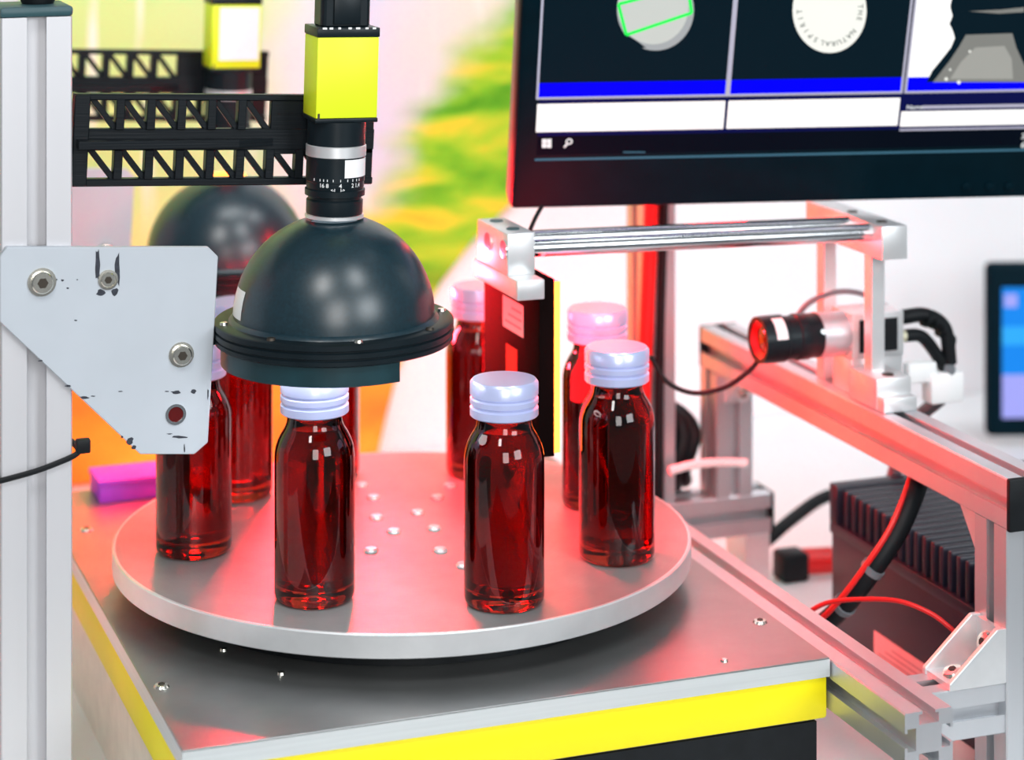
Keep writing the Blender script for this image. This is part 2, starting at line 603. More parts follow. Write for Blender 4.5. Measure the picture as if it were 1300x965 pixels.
# ================================================================== turntable
t = thing('turntable', 'large round brushed aluminium turntable with a rim coloured paler for the front light', 'turntable', (0, 0, -30))
MB().lathe([(0, -13.8), (181, -13.8), (181, 0), (0, 0)], 128).build('disc', 'disc', t, smooth=40)
MB().lathe([(180.9, -14), (182.4, -14), (183, -13.4), (183, -0.8), (182.2, 0.02), (180.9, 0.02)], 128).build('rim', 'alu2', t, label='rim in a paler metal standing in for front light')  # front light on the edge is put into a paler metal than the disc
MB().lathe([(0, -29.8), (150, -29.8), (150, -14), (0, -14)], 64).build('hub', 'rubber', t)
for u, v in ((459, 617), (474, 633), (571, 618), (555, 633), (530, 652), (478, 658), (551, 672), (500, 676), (471, 700), (559, 700), (440, 717), (588, 719)):
    p = at_z(u, v, 0)
    MB().lathe([(0, 0), (4.6, 0), (4.6, 0.8), (3.6, 2.2), (0, 2.6)], 16, Matrix.Translation((p.x, p.y, 0))).build('screw', 'alu2', t)

# ================================================================== bottles
BOT = [(-86, -99, 'amber bottle of red syrup under the front dome light'),
       (15.6, -143.9, 'amber bottle of red syrup nearest the front, standing before the red light panel'),
       (108.5, -92.5, 'amber bottle of red syrup at the right of the turntable, in front of another bottle'),
       (139, 12, 'amber bottle half hidden behind the right bottle, seen against the red upright'),
       (90, 107, 'amber bottle at the back of the turntable behind the red light panel'),
       (-12, 139, 'amber bottle at the very back, hidden behind the bottle under the dome'),
       (-80, 115, 'amber bottle at the back left, between the grey plate and the dome bottle'),
       (-133, 11, 'amber bottle at the left of the turntable, its top behind the grey plate')]
root = thing('bottle', BOT[0][2], 'bottle', (0, 0, 0), 'syrup bottles on the turntable')
gp = [(0, 1.6), (15, 1.4), (19.5, 0.0), (21.8, 0.7), (23.2, 2.6), (23.5, 5), (23.5, 82), (23.3, 85.5), (22.7, 89), (21.4, 93), (19.4, 97), (17.4, 100.2), (16.3, 103), (15.9, 107), (15.8, 125), (0, 125)]
MB().lathe(gp, 40).build('glass_body', 'glass', root, smooth=50)
lp = [(0, 10), (17, 9.6), (20.4, 10.5), (21.4, 13), (21.4, 84), (20.2, 90), (0, 90.2)]
MB().lathe(lp, 32).build('syrup', 'liquid', root, smooth=50)
cp = [(16.0, 108.8), (19.2, 108.6), (20.0, 109.3), (20.0, 113.6), (18.8, 114.4), (18.8, 115.4), (20.0, 116.2), (20.0, 119.0), (19.0, 119.8), (19.0, 120.5), (20.0, 121.3), (20.0, 128.0), (18.6, 129.8), (0, 130)]
c = MB().lathe(cp, 48).build('cap', 'cap', root, smooth=40)
for i, (x, y, lab) in enumerate(BOT):
    o = root if i == 0 else copy_tree(root)
    o.location = W((x, y, 0))
    o['label'] = lab

# ================================================================== the two camera stations on the left
def station(dx, dy, dz, ddz, rear):
    """Post, plate, arm, camera and dome; ddz lowers the dome further below the lens."""
    def sh(x, y, z):
        return (x + dx, y + dy, z + dz)
    where = 'rear' if rear else 'front'
    # ---- post
    px0, px1, py0, py1 = -266 + dx, -226 + dx, -92 + dy, -52 + dy
    ztop = 344 + dz
    t = thing('support_post', ('slotted aluminium post behind, carrying the rear camera station' if rear else 'slotted aluminium post at the left edge with a dark end cap'), 'post', ((px0 + px1) / 2, (py0 + py1) / 2, BZ))
    slotted('z', px0, px1, py0, py1, BZ, ztop, 11.0, 9).build('profile', 'post_alu', t)
    MB().box(px0 - 0.6, px1 + 0.6, py0 - 0.6, py1 + 0.6, ztop, ztop + 6, 2).build('end_cap', 'teal', t, label='dark plastic end cap')
    if not rear:
        MB().lathe([(0, 0), (9, 0), (10, 2), (10, 9), (7, 11), (0, 11)], 20, Matrix.Translation((px0 + 24, py0 + 22, ztop + 6))).build('knob', 'rubber', t)
    # ---- mounting plate
    yf = -97 + dy
    pts = [(0, 326), (9, 314), (265, 314), (277, 326), (272, 420), (264, 562), (247, 577), (178, 577), (0, 409)]
    poly = []
    for u, v in pts:
        p = at_y(u, v, -97)
        poly.append((p.x + dx, p.z + dz))
    cx = sum(p[0] for p in poly) / len(poly)
    t = thing('mounting_plate', ('grey chamfered steel plate behind the rear truss arm' if rear else 'scuffed light grey steel plate bolted across the front post'), 'plate', (cx, yf, min(p[1] for p in poly)))
    MB().prism(poly, 'y', yf, yf + 5, 0.5).build('sheet', 'plate', t, smooth=0)
    for u, v, r in ((53, 358, 6.2), (230, 450, 5.6), (137, 355, 4.4)):
        p = at_y(u, v, -97)
        bolt((p.x + dx, yf, p.z + dz), (0, -1, 0), r, t, head=(1.5 if u == 137 else 4.2))
    if not rear:
        p = at_y(223, 526, -97)
        q = Matrix.Translation((p.x, yf, p.z)) @ Vector((0, -1, 0)).to_track_quat('Z', 'Y').to_matrix().to_4x4()
        rg = MB().lathe([(4.4, 0), (6.0, 0), (6.0, 0.7), (4.4, 0.7), (4.4, 0)], 24, q).build('bushing', 'steel', t)
        MB().lathe([(0, 0.2), (4.5, 0.2), (0, 0.25)], 24, q).build('hole', 'lensglass', rg)

        def blot(cu, cv, ru, rv, n=11, name='paint_wear'):
            out = []
            for k in range(n):
                a = 2 * PI * k / n
                f = random.uniform(0.6, 1.15)
                p = at_y(cu + ru * f * math.cos(a), cv + rv * f * math.sin(a), yf - 0.12)
                out.append((p.x, yf - 0.12, p.z))
            MB().flat(out).build(name, 'smudge', t, smooth=0)
        blot(124, 336, 4.2, 26)
        blot(149.5, 343, 3.8, 22)
        blot(128, 372, 6, 5.5)
        blot(146, 371, 5.5, 5.5)
        for a in ((224, 498, 7, 2.4), (246, 497, 4, 3), (228, 555, 10, 1.8), (215, 551, 4, 1.0), (165, 560, 5, 5), (170, 568, 4, 3.4), (107, 505, 6, 1.8), (118, 503, 4, 1.0), (264, 500, 1.2, 8), (79, 356, 2.0, 1.8), (72, 355, 1.4, 1.3), (86, 366, 1.6, 1.0), (96, 407, 2.4, 1.0), (234, 570, 1.0, 6), (153, 497, 3, .8), (51, 458, 3, 1.2), (86, 490, 5, 1.3), (98, 355, 1.2, .8), (212, 497, 3, .8), (155, 555, 2, 2)):
            blot(*a)
    # ---- truss arm
    ya, yb = -83.5 + dy, -77.5 + dy
    x0, x1 = -226 + dx, -46 + dx
    zt, zb = 299 + dz, 246 + dz
    if rear:
        x1 += 6
    t = thing('truss_arm', ('black printed truss arm of the rear camera, partly behind the front arm' if rear else 'black printed truss arm holding the front camera, two rows of windows'), 'arm', (x0, (ya + yb) / 2, zb))
    MB().box(x0, x1, ya - 0.8, yb, zt - 3.6, zt, 0.6, 1).build('rail', 'printed', t)
    MB().box(x0, x1, ya - 0.8, yb, zb, zb + 4.4, 0.6, 1).build('rail', 'printed', t)
    MB().box(x0, x1, ya, yb, zb + 20.5, zb + 33, 0.6, 1).build('rail', 'printed', t)
    # a shelf that tapers towards the camera
    sh_poly = [(x0 + 2, ya), (x0 + 2, ya - 13), (x0 + 96, ya - 7), (x0 + 118, ya)]
    MB().prism(sh_poly, 'z', zb + 23, zb + 27.5).build('shelf', 'printed', t, smooth=0)
    MB().box(x0, x0 + 9, ya - 3, yb, zb + 0.5, zt - 0.5, 0.5, 1).build('end_block', 'printed', t)
    MB().box(x0 + 116, x1 - 0.3, ya + 0.4, yb - 0.4, zb + 18, zt - 0.5, 0.6, 1).build('end_block', 'printed', t)
    MB().box(x1 - 14, x1 - 0.3, ya + 0.4, yb - 0.4, zb + 0.5, zb + 30, 0.6, 1).build('end_block', 'printed', t)
    n = 9
    pitch = 17.9
    for row, (za, zc) in enumerate(((zb + 4, zb + 21), (zb + 32.5, zt - 3))):
        nn = n if row == 0 else n - 3
        for k in range(nn):
            xa = x0 + 9 + k * pitch
            if xa + pitch > x1 - 2:
                break
            if k:
                MB().box(xa - 2.6, xa + 2.4, ya - 1.5, yb, za, zc, 0.4, 1).build('upright', 'printed', t)
            L_ = math.hypot(pitch - 4, zc - za)
            ang = math.atan2(-(zc - za), pitch - 4)
            mt = Matrix.Translation((xa + pitch / 2, 0, (za + zc) / 2)) @ Matrix.Rotation(-ang, 4, 'Y')
            MB().box(-L_ / 2 - 1, L_ / 2 + 1, ya + 0.6, yb - 0.6, -1.7, 1.7, 0.3, 1, mt).build('brace', 'printed', t)
    t.rotation_euler.y = math.radians(2.8)
    # ---- camera
    cx, cy = -73.5 + dx, -103 + dy
    t = thing('inspection_camera', ('yellow box camera with a white label, mounted on the rear arm' if rear else 'bright yellow box camera pointing down above the front dome'), 'camera', (cx, cy, 222 + dz))
    MB().box(cx - 18.5, cx + 18.5, cy - 14, cy + 14, 282 + dz, 329 + dz, 0.7).build('body', 'lime', t)
    MB().box(cx - 18.9, cx + 18.9, cy - 14.4, cy + 14.4, 329 + dz, 334.5 + dz, 0.6).build('top_cover', 'black', t, label='black top cover')
    MB().box(cx - 18.9, cx + 18.9, cy - 14.4, cy + 14.4, 279.5 + dz, 282 + dz, 0.5).build('bottom_cover', 'black', t, label='black bottom cover')
    MB().box(cx - 17.4, cx - 16.2, cy - 14.3, cy - 14, 281 + dz, 285 + dz).build('screw', 'dark', t, smooth=0)
    if rear:
        MB().box(cx - 13, cx + 17, cy - 14.5, cy - 14.0, 288 + dz, 327 + dz).build('label', 'white', t, smooth=0, label='white paper label')
        MB().box(cx - 14, cx + 18.5, cy - 15, cy + 14.5, 334.5 + dz, 345 + dz, 1).build('connector', 'alu2', t)
    else:
        for k in range(7):
            xx = cx - 16 + k * 5 + random.uniform(-1, 1)
            MB().box(xx, xx + random.uniform(1, 3), cy - 14.6, cy - 14.1, 333.6 + dz, 334.7 + dz).build('chipped_edge', 'mark', t, smooth=0)
        c = MB().prism([(cx - 13, cy - 9), (cx + 13, cy - 9), (cx + 15, cy - 6), (cx + 15, cy + 8), (cx - 15, cy + 8), (cx - 15, cy - 6)], 'z', 334.5 + dz, 354 + dz, 0.8).build('connector', 'black', t, smooth=0)
        MB().box(cx - 8, cx + 8, cy - 10.5, cy - 9, 336 + dz, 356 + dz, 0.4).build('latch', 'black', c)
        MB().box(cx - 14, cx - 10, cy - 8, cy + 6, 354 + dz, 360 + dz, 0.4).build('clip', 'steel', c)
        MB().box(cx + 10, cx + 14, cy - 8, cy + 6, 354 + dz, 360 + dz, 0.4).build('clip', 'steel', c)
        MB().tube([(cx, cy, 352 + dz), (cx, cy, 372 + dz), (cx, cy, 400 + dz), (cx + 4, cy, 440 + dz)], 9, 12).build('cable', 'rubber', t)
    TM = Matrix.Translation((cx - 1.5, cy + 1, 0))
    lens = MB().lathe([(0, 225 + dz), (16.4, 225 + dz), (16.6, 226 + dz), (16.6, 233 + dz), (15.6, 234 + dz), (15.6, 235.5 + dz), (17.6, 236 + dz), (17.6, 239.4 + dz), (16.6, 240 + dz), (16.9, 241 + dz), (16.9, 244 + dz), (17.2, 244.4 + dz), (17.2, 258 + dz), (17.0, 258 + dz), (17.0, 279.5 + dz), (0, 279.5 + dz)], 48, TM).build('lens_barrel', 'black', t)
    MB().lathe([(17.0, 258.6 + dz), (17.7, 259 + dz), (17.7, 265.0 + dz), (17.0, 265.4 + dz)], 48, TM).build('silver_ring', 'alu2', lens, label='silver lens ring')
    if not rear:
        MB().lathe([(17.25, 247.6 + dz), (17.4, 247.6 + dz), (17.4, 258 + dz), (17.25, 258 + dz)], 16, TM, math.radians(-88), math.radians(-14)).build('label', 'white', lens, label='white label on the lens')
        MB().lathe([(16.3, 222.8 + dz), (17.2, 222.8 + dz), (17.2, 224.6 + dz), (16.3, 224.8 + dz)], 48, TM).build('seat_ring', 'alu2', lens)

        def onlens(a_deg, z, r=17.32):
            def f(x, y):
                a = math.radians(a_deg) + x / r
                return (cx - 1.5 + r * math.cos(a), cy + 1 + r * math.sin(a), z + dz + y)
            return f
        # the aperture scale
        a0 = -112.0
        for s, off in (('16', -26), ('8', -14), ('4', 13), ('2', 40), ('1.4', 53)):
            text_mesh(s, 3.4, onlens(a0 + off * 0.95 + 4, 243.0, 17.25), 'lettering', 'mark', lens, 0.05)
        for off in (-45, -30, -22, -14, -2, 13, 28, 40, 50, 58):
            a = math.radians(a0 + off * 0.95 + 4)
            q = Matrix.Translation((cx - 1.5 + 17.3 * math.cos(a), cy + 1 + 17.3 * math.sin(a), 246.1 + dz)) @ Matrix.Rotation(a, 4, 'Z')
            MB().box(-0.15, 0.1, -0.22, 0.22, -0.7, 0.7, 0, 1, q).build('scale_mark', 'mark', lens, smooth=0)
        for off, s in ((2, '<-I'), (22, 'I->')):
            text_mesh(s, 2.3, onlens(a0 + off * 0.95, 240.6, 17.25), 'lettering', 'mark', lens, 0.06)
    t.rotation_euler.y = math.radians(1.6)
    # ---- dome
    dxc, dyc = -75 + dx, -102 + dy
    dd = dz + ddz
    TM = Matrix.Translation((dxc, dyc, 0))
    t = thing('dome_light', ('black dome lamp hanging behind, red light spilling from its collar' if rear else 'glossy black dome lamp with a stepped flange above the bottles'), 'dome light', (dxc, dyc, 138 + dd))
    dome = []
    for k in range(17):
        a = math.radians(0 + 74 * k / 16)
        dome.append((59 * math.cos(a), 165 + dd + 59 * math.sin(a)))
    inner = [(max(r - 2.5, 12), z - 2.0) for r, z in reversed(dome)]
    MB().lathe([(56.5, 163.5 + dd)] + dome + inner, 72, TM).build('shell', 'dome', t, smooth=60)
    MB().lathe([(52, 163.6 + dd), (69, 163.6 + dd), (70, 162.8 + dd), (70, 160 + dd), (68.8, 159.4 + dd), (68.8, 158.8 + dd), (70, 158.2 + dd), (70, 155.6 + dd), (68.8, 155 + dd), (68.8, 154.4 + dd), (69.6, 153.8 + dd), (69.6, 151.6 + dd), (68.6, 150.8 + dd), (52, 150.8 + dd), (52, 163.6 + dd)], 72, TM).build('flange', 'black', t, smooth=40)
    MB().lathe([(58.8, 163.6 + dd), (61.5, 163.6 + dd), (60.6, 165.0 + dd), (58.8, 166 + dd)], 72, TM).build('bead', 'dome', t, smooth=60)
    for k in range(8):
        a = math.radians(-100 + 45 * k + (6 if not rear else 12))
        MB().lathe([(0, 163.6 + dd), (2.6, 163.6 + dd), (2.2, 165 + dd), (0, 165.3 + dd)], 12, TM @ Matrix.Translation((65 * math.cos(a), 65 * math.sin(a), 0))).build('screw', 'screw' if k % 2 == 0 else 'dark', t)
    MB().lathe([(61.5, 139 + dd), (66, 139 + dd), (66, 151 + dd), (61.5, 151 + dd), (61.5, 139 + dd)], 48, TM, math.radians(112), math.radians(288)).build('skirt', 'baffle', t, label='half-round baffle under the flange')
    MB().lathe([(30, 152.5 + dd), (52, 152.5 + dd), (52, 154 + dd), (30, 154 + dd), (30, 152.5 + dd)], 48, TM).build('led_ring', 'domered' if rear else 'domelamp', t)
    MB().box(-176 + dx, -140 + dx, -92 + dy, -80 + dy, 151 + dd, 163 + dd, 0.5).build('bracket', 'black', t)
    if not rear:
        lab = []
        for k in range(7):
            a = math.radians(170 + 3.2 * k)
            lab.append((dxc + 59.2 * math.cos(a), dyc + 59.2 * math.sin(a)))
        vs, fs = [], []
        for x, y in lab:
            for el in (3, 8, 14, 19):
                r = 59.25
                f = math.cos(math.radians(el))
                vs.append((dxc + (x - dxc) * f, dyc + (y - dyc) * f, 165 + dd + r * math.sin(math.radians(el))))
        for i in range(6):
            for j in range(3):
                fs.append((i * 4 + j, i * 4 + 4 + j, i * 4 + 5 + j, i * 4 + 1 + j))
        MB().quads(vs, fs).build('label', 'white', t, label='white label at the dome edge')
    if rear:
        MB().lathe([(10, 222 + dd), (14, 222 + dd), (14, 224 + dd), (10, 224 + dd), (10, 222 + dd)], 32, TM).build('light_leak', 'striplamp', t, label='glowing red collar')


station(0, 0, 0, 0, False)
station(28, 386, -14, -23, True)

# cable tie and loose cables on the front post
t = thing('cable_tie', 'black cable tie strapped round the front aluminium post', 'cable tie', (-246, -93, 88))
pts = [(-267.6, -93.4, 85), (-246, -93.8, 89), (-226, -93.6, 95), (-222, -92, 98)]
MB().tube(pts, 1.6, 8).build('strap', 'rubber', t)
MB().tube([(-222, -92, 98), (-223.5, -70, 98), (-226, -50, 96), (-246, -50, 92), (-267.6, -50, 88), (-268, -72, 86), (-267.6, -93.4, 85)], 1.6, 8).build('strap', 'rubber', t)
MB().box(-224, -216, -95, -89, 96, 104, 1).build('head', 'rubber', t)
tag(MB().tube([(-272, -75, -130 + 4), (-272, -78, -40), (-273, -80, 60), (-272, -72, 150), (-272, -60, 250), (-272, -60, 340)], 3.2, 10).build('black_cable', 'rubber'), 'black cable running down the left side of the front post', 'cable')

# ================================================================== purple carton at the back of the deck
p = at_z(162, 636, -30)
t = thing('carton', 'small purple carton lying at the back left of the deck', 'carton', (p.x + 18, p.y, -30))
MB().box(p.x - 20, p.x + 60, p.y, p.y + 36, -30, -18, 1).build('box', 'purple', t)
MB().box(p.x - 21, p.x + 61, p.y - 1, p.y + 37, -18, -14, 0.6).build('lid', 'purple', t)

# ================================================================== frame of slotted profile on the right
def beam(name, label, axis, b, so=8.0, sd=7.0, cap=None):
    t = thing(name, label, 'beam' if axis != 'z' else 'post', ((b[0] + b[1]) / 2, (b[2] + b[3]) / 2, b[4]))
    slotted(axis, *b, so, sd).build('profile', 'alu', t)
    return t


AX0, AX1 = 296, 326
t = beam('side_beam', 'slotted aluminium beam at right, red on its inner face, carrying the side camera', 'y', (AX0, AX1, -236, 187, 38, 68))
MB().box(AX0 - 0.6, AX1 + 0.6, -240, -236, 37.4, 68.6, 1).build('end_cap', 'rubber', t, label='black plastic end cap')
MB().box(AX0 - 0.4, AX1 + 0.4, 187, 190, 37.6, 68.4, 1).build('end_cap', 'rubber', t)
beam('upright_post', 'slotted aluminium post at the right edge under the black end cap', 'z', (AX0, AX1, -236, -200, BZ, 38))
beam('upright_post', 'slotted aluminium post under the far end of the side beam', 'z', (AX0 - 1, AX1 - 1, 157, 187, -54, 38))
t = thing('corner_gusset', 'flat triangular aluminium gusset under the side beam beside the right post', 'bracket', (AX0 + 15, -180, 10))
MB().prism([(-200, 38), (-200, 2), (-172, 38)], 'x', AX0 + 6, AX0 + 10).build('sheet', 'alu2', t, smooth=0)
t = thing('corner_gusset', 'small dark angle bracket under the far end of the side beam', 'bracket', (AX0 + 15, 145, 20))
MB().prism([(157, 38), (157, 16), (134, 38)], 'x', AX0 + 6, AX0 + 24).build('sheet', 'alu2', t, smooth=0)
bolt((AX0 + 15, 146, 27), (0, -1, -1), 4, t)
beam('deck_rail', 'slotted aluminium rail along the right edge of the steel deck', 'y', (191, 221, -300, 200, -62, -32))
beam('cross_beam', 'short slotted beam joining the deck rail to the right post', 'x', (221, 296, -234, -204, -82, -52))
t = beam('rear_beam', 'slotted aluminium cross beam at the back right with a dark open end', 'x', (100, 340, 157, 187, -84, -54))
MB().box(340, 343, 157, 187, -84, -54, 0.8).build('end_cap', 'rubber', t)
MB().box(318, 338, 155, 189, BZ, -84).build('foot', 'alu2', t, smooth=0)
MB().box(110, 130, 160, 184, BZ, -84).build('foot', 'alu2', t, smooth=0)

# cast corner bracket with two cheeks and two screws
t = thing('corner_bracket', 'cast aluminium corner bracket with two round screws at the foot of the right post', 'bracket', (280, -219, -52))
for y0 in (-235.5, -207.5):
    MB().prism([(296, -52), (258, -52), (258, -48), (290, -20), (296, -20)], 'y', y0, y0 + 3.5, 0.4).build('cheek', 'alu2', t, smooth=0)
MB().prism([(296, -52), (259, -52), (259, -49), (291, -49), (293, -47), (293, -21), (296, -21)], 'y', -232, -207.5).build('web', 'alu2', t, smooth=0)
for p, d in (((270, -220, -49), (-0.35, 0, 1)), ((292.5, -220, -33), (-1, 0, 0.35))):
    p, d = Vector(p), Vector(d).normalized()
    q = Matrix.Translation(p) @ d.to_track_quat('Z', 'Y').to_matrix().to_4x4()
    s = MB().lathe([(0, -2), (7.5, -2), (7.5, 1.2), (5.5, 3.6), (0, 4.4)], 20, q).build('screw', 'screw', t)
    MB().lathe([(0, 4.0), (2.4, 3.9), (2.4, 4.5), (0, 4.6)], 6, q).build('socket', 'dark', s)

# upright that carries the monitor
t = thing('monitor_upright', 'tall aluminium upright behind the turntable, lit red from the side', 'post', (249, 174, -53.5))
slotted('z', 236, 262, 158, 190, -53.5, 420, 8, 7).build('profile', 'alu', t)
tag(MB().tube([(229, 152, BZ + 8), (231, 153, -40), (235, 152, 60), (240, 152, 170), (247, 152, 330)], 5.5, 12).build('red_hose', 'redwire'), 'red hose running down the tall upright', 'hose')
tag(MB().tube([(243, 151, BZ + 5), (245, 151, -40), (246, 151, 60), (250, 152, 170), (256, 152, 330)], 3.4, 10).build('black_cable', 'rubber'), 'black cable running down beside the red hose', 'cable')

# ================================================================== guide rods, blocks, red light panel
for y, lab in ((-59, 'polished steel guide rod, the nearer of two under the monitor'), (-30, 'polished steel guide rod, the farther of two under the monitor')):
    tag(MB().cyl((47.3, y, 187.5), (326, y, 181), 5.6, 24, 0.6).build('guide_rod', 'steel'), lab, 'rod', 'guide rods under the monitor')

t = thing('clamp_block', 'stepped aluminium clamp block holding the red light panel', 'block', (56, -40, 160))
MB().box(47, 65, -65, -9, 172, 198, 0.6).build('upper_block', 'alu2', t)
MB().box(47, 64.9, -82, -4, 160, 172, 0.6).build('foot', 'alu2', t)
for y in (-59, -30):
    MB().lathe([(0, 0), (5.8, 0), (5.8, 0.8), (4.6, 0.9), (0, 0.6)], 24, Matrix.Translation((46.9, y, 187.5)) @ Vector((-1, 0, 0)).to_track_quat('Z', 'Y').to_matrix().to_4x4()).build('rod_end', 'steel', t)
for y in (-50, -20):
    MB().lathe([(0, 198), (4.2, 198), (4.2, 198.6), (0, 198.5)], 20, Matrix.Translation((56, y, 0))).build('screw', 'teal', t)

t = thing('light_panel', 'dark upright light panel glowing red along its right edge', 'light panel', (71, -22, 60))
MB().box(65, 75, -73, 29, 60, 170, 0.6).build('housing', 'panel', t)
MB().box(75, 78.5, -72, 28, 62, 168, 0.3, 1).build('diffuser', 'redlamp', t, label='glowing red diffuser')
MB().box(75, 78.6, -73, -72, 62, 168).build('edge_light', 'striplamp', t, smooth=0, label='orange glowing edge')
MB().box(64.7, 65, -45, -8, 128, 148).build('label', 'pinklabel', t, smooth=0)
for k in range(3):
    MB().box(64.6, 64.7, -42, -12 - 6 * k, 132 + 5 * k, 133.6 + 5 * k).build('print_line', 'ink', t, smooth=0)
MB().box(64.6, 65, -34, -14, 84, 118).build('warning_label', 'redwire', t, smooth=0)
MB().prism([(-42, 84), (-14, 84), (-42, 100)], 'x', 64.5, 64.95).build('label', 'pinklabel', t, smooth=0)

t = thing('clamp_block', 'long aluminium clamp block on two thin legs above the side camera', 'block', (312, -20, 68))
MB().box(303, 322, -76, 30, 166, 188, 0.6).build('body', 'alu2', t)
MB().box(306, 316, -57, -47, 68, 166, 0.4, 1).build('leg', 'alu2', t)
MB().box(306, 316, 10, 20, 68, 166, 0.4, 1).build('leg', 'alu2', t)
ft = MB().box(299, 325.5, -76, -38, 68, 89, 2).build('foot', 'alu2', t)
MB().cyl((312, -68, 89), (312, -68, 89.6), 4, 16).build('screw', 'dark', ft)
MB().box(300, 325, -84, -72, 68, 78, 1.5).build('toe', 'alu2', ft)
for y in (-60, -20):
    MB().cyl((312, y, 187.8), (312, y, 188.6), 3.6, 16).build('screw', 'dark', t)

# ================================================================== side camera
LY, LZ = -20, 107
t = thing('side_camera', 'small square camera with a black lens lying on the side beam, pointing left', 'camera', (323, LY, 68))
QX = Matrix.Translation((0, LY, LZ)) @ Vector((-1, 0, 0)).to_track_quat('Z', 'Y').to_matrix().to_4x4()


def xl(prof):                                    # profile of (r, x) along -X
    return [(r, -x) for r, x in prof]


MB().box(304, 343, LY - 15, LY + 15, LZ - 15, LZ + 15, 0.8).build('body', 'alu2', t)
MB().box(309, 338, LY - 15.6, LY - 15, LZ - 11, LZ + 11, 0.2, 1).build('side_panel', 'rubber', t, label='black side panel')
MB().box(304, 343, LY - 13, LY + 13, 68, LZ - 15, 0.8).build('mount', 'alu2', t)
lens = MB().lathe(xl([(0, 285), (14.8, 285), (14.8, 277), (15.4, 276), (15.4, 268), (14.4, 267), (14.4, 259), (15.7, 258), (15.7, 246), (15.3, 241), (12.9, 241), (12.4, 245), (0, 246)]), 40, QX).build('lens_barrel', 'black', t)
MB().lathe(xl([(0, 304), (14.9, 304), (14.9, 288), (15.3, 287.6), (15.3, 284), (0, 284)]), 40, QX).build('adapter_ring', 'alu', lens, label='silver adapter ring')
MB().lathe(xl([(12.7, 242), (9.5, 244.5), (9, 244.8)]), 40, QX).build('front_ring', 'lensred', lens)
MB().lathe(xl([(9.2, 245), (6, 244), (0, 243.2)]), 32, QX).build('front_glass', 'lensglass', lens)
MB().lathe(xl([(15.55, 256), (15.85, 256), (15.85, 248), (15.55, 248)]), 12, QX, math.radians(10), math.radians(70)).build('label', 'white', lens)
s = MB().cyl((281, LY - 14, LZ + 5), (281, LY - 17, LZ + 6), 1.8, 12).build('thumb_screw', 'steel', lens)
for k, (dz_, r) in enumerate(((8, 5.0), (-5, 4.0))):
    MB().cyl((343, LY - 4, LZ + dz_), (352, LY - 4, LZ + dz_), r, 18).build('socket_ring', 'connector' if k else 'rubber', t)
cb = MB().tube([(350, LY - 4, LZ + 8), (366, LY - 5, LZ + 8), (380, LY - 6, LZ - 2), (384, LY - 6, LZ - 26)], 5.0, 12).build('cable', 'rubber', t)
MB().tube([(350, LY - 4, LZ - 5), (362, LY - 4, LZ - 6), (372, LY - 4, LZ - 16), (382, LY - 5, LZ - 32)], 4.4, 12).build('cable', 'rubber', t)
for k in range(4):
    q = (366 + 6 * k, LY - 5, LZ + 6 - 4 * k * k * 0.5)
    MB().cyl((q[0] - 1.4, q[1], q[2] + 0.6), (q[0] + 1.4, q[1], q[2] - 0.6), 6.2, 14).build('relief_ring', 'rubber', t)

t = thing('cable_clip', 'white plastic terminal clip hanging on cables behind the side beam', 'clip', (378, -10, 20))
MB().box(366, 392, LY - 12, LY + 2, 55, 76, 2).build('body', 'white', t)
MB().box(350, 372, LY - 10, LY, 70, 84, 2).build('tab', 'white', t)
tag(MB().tube([(382, LY - 6, LZ - 26), (383, LY - 2, 60), (384, 30, 20), (382, 60, -50), (380, 70, -126)], 5, 10).build('grey_cable', 'greycable'), 'grey cable dropping behind the side beam below the camera plugs', 'cable')

# thin cables around the side camera
def cable(name, label, pts, r, mat='rubber'):
    return tag(MB().tube(pts, r, 10).build(name, mat), label, 'cable')


cable('thin_cable', 'thin dark cable sagging from the light panel towards the side camera', [at_d(826, 452, 1570), at_d(846, 484, 1570), at_d(880, 499, 1570), at_d(920, 492, 1565), at_d(952, 470, 1560), at_d(966, 452, 1560)], 1.7)
cable('grey_cable', 'thin grey cable arching above the side camera', [at_d(1012, 402, 1600), at_d(1028, 384, 1600), at_d(1060, 371, 1605), at_d(1094, 373, 1605), at_d(1130, 392, 1600), at_d(1150, 408, 1595)], 1.9, 'greycable')
cable('thin_cable', 'thin black cable dropping from the monitor to the guide rods', [at_d(688, 262, 1520), at_d(680, 276, 1510), at_d(673, 292, 1495)], 1.4)

# ================================================================== cables and clutter behind the turntable
t = thing('cable_coil', 'coil of thick black cable behind the right bottle', 'cable', tuple(at_d(850, 560, 1760)))
c0 = at_d(848, 562, 1765)
for k, (ox, r) in enumerate(((0, 30), (9, 27), (-9, 26), (3, 21))):
    pts = [(c0.x + ox + 4 * math.sin(a * 3), c0.y + r * 0.75 * math.cos(a) + k, c0.z + r * math.sin(a) - 2) for a in [2 * PI * i / 16 for i in range(17)]]
    MB().tube(pts, 6.0, 10, 3).build('loop', 'rubber', t)
MB().tube([(c0.x, c0.y, c0.z - 30), (c0.x + 3, c0.y + 6, c0.z - 60), (c0.x + 6, c0.y + 10, BZ + 5)], 6, 10).build('tail', 'rubber', t)
cable('white_cable', 'white cable crossing in front of the far post', [at_d(850, 598, 1700), at_d(880, 590, 1705), at_d(915, 587, 1708), at_d(948, 588, 1710)], 3.2, 'white')
t = thing('plug', 'black plug with a red collar lying beside the fanless computer', 'plug', tuple(at_z(1010, 735, BZ)))
p = at_z(1012, 735, BZ)
MB().box(p.x - 16, p.x + 6, p.y - 10, p.y + 12, BZ, BZ + 22, 3).build('body', 'rubber', t)
MB().cyl((p.x + 4, p.y + 2, BZ + 12), (p.x + 28, p.y - 6, BZ + 13), 10, 18, 1).build('collar', 'redwire', t, label='red collar')
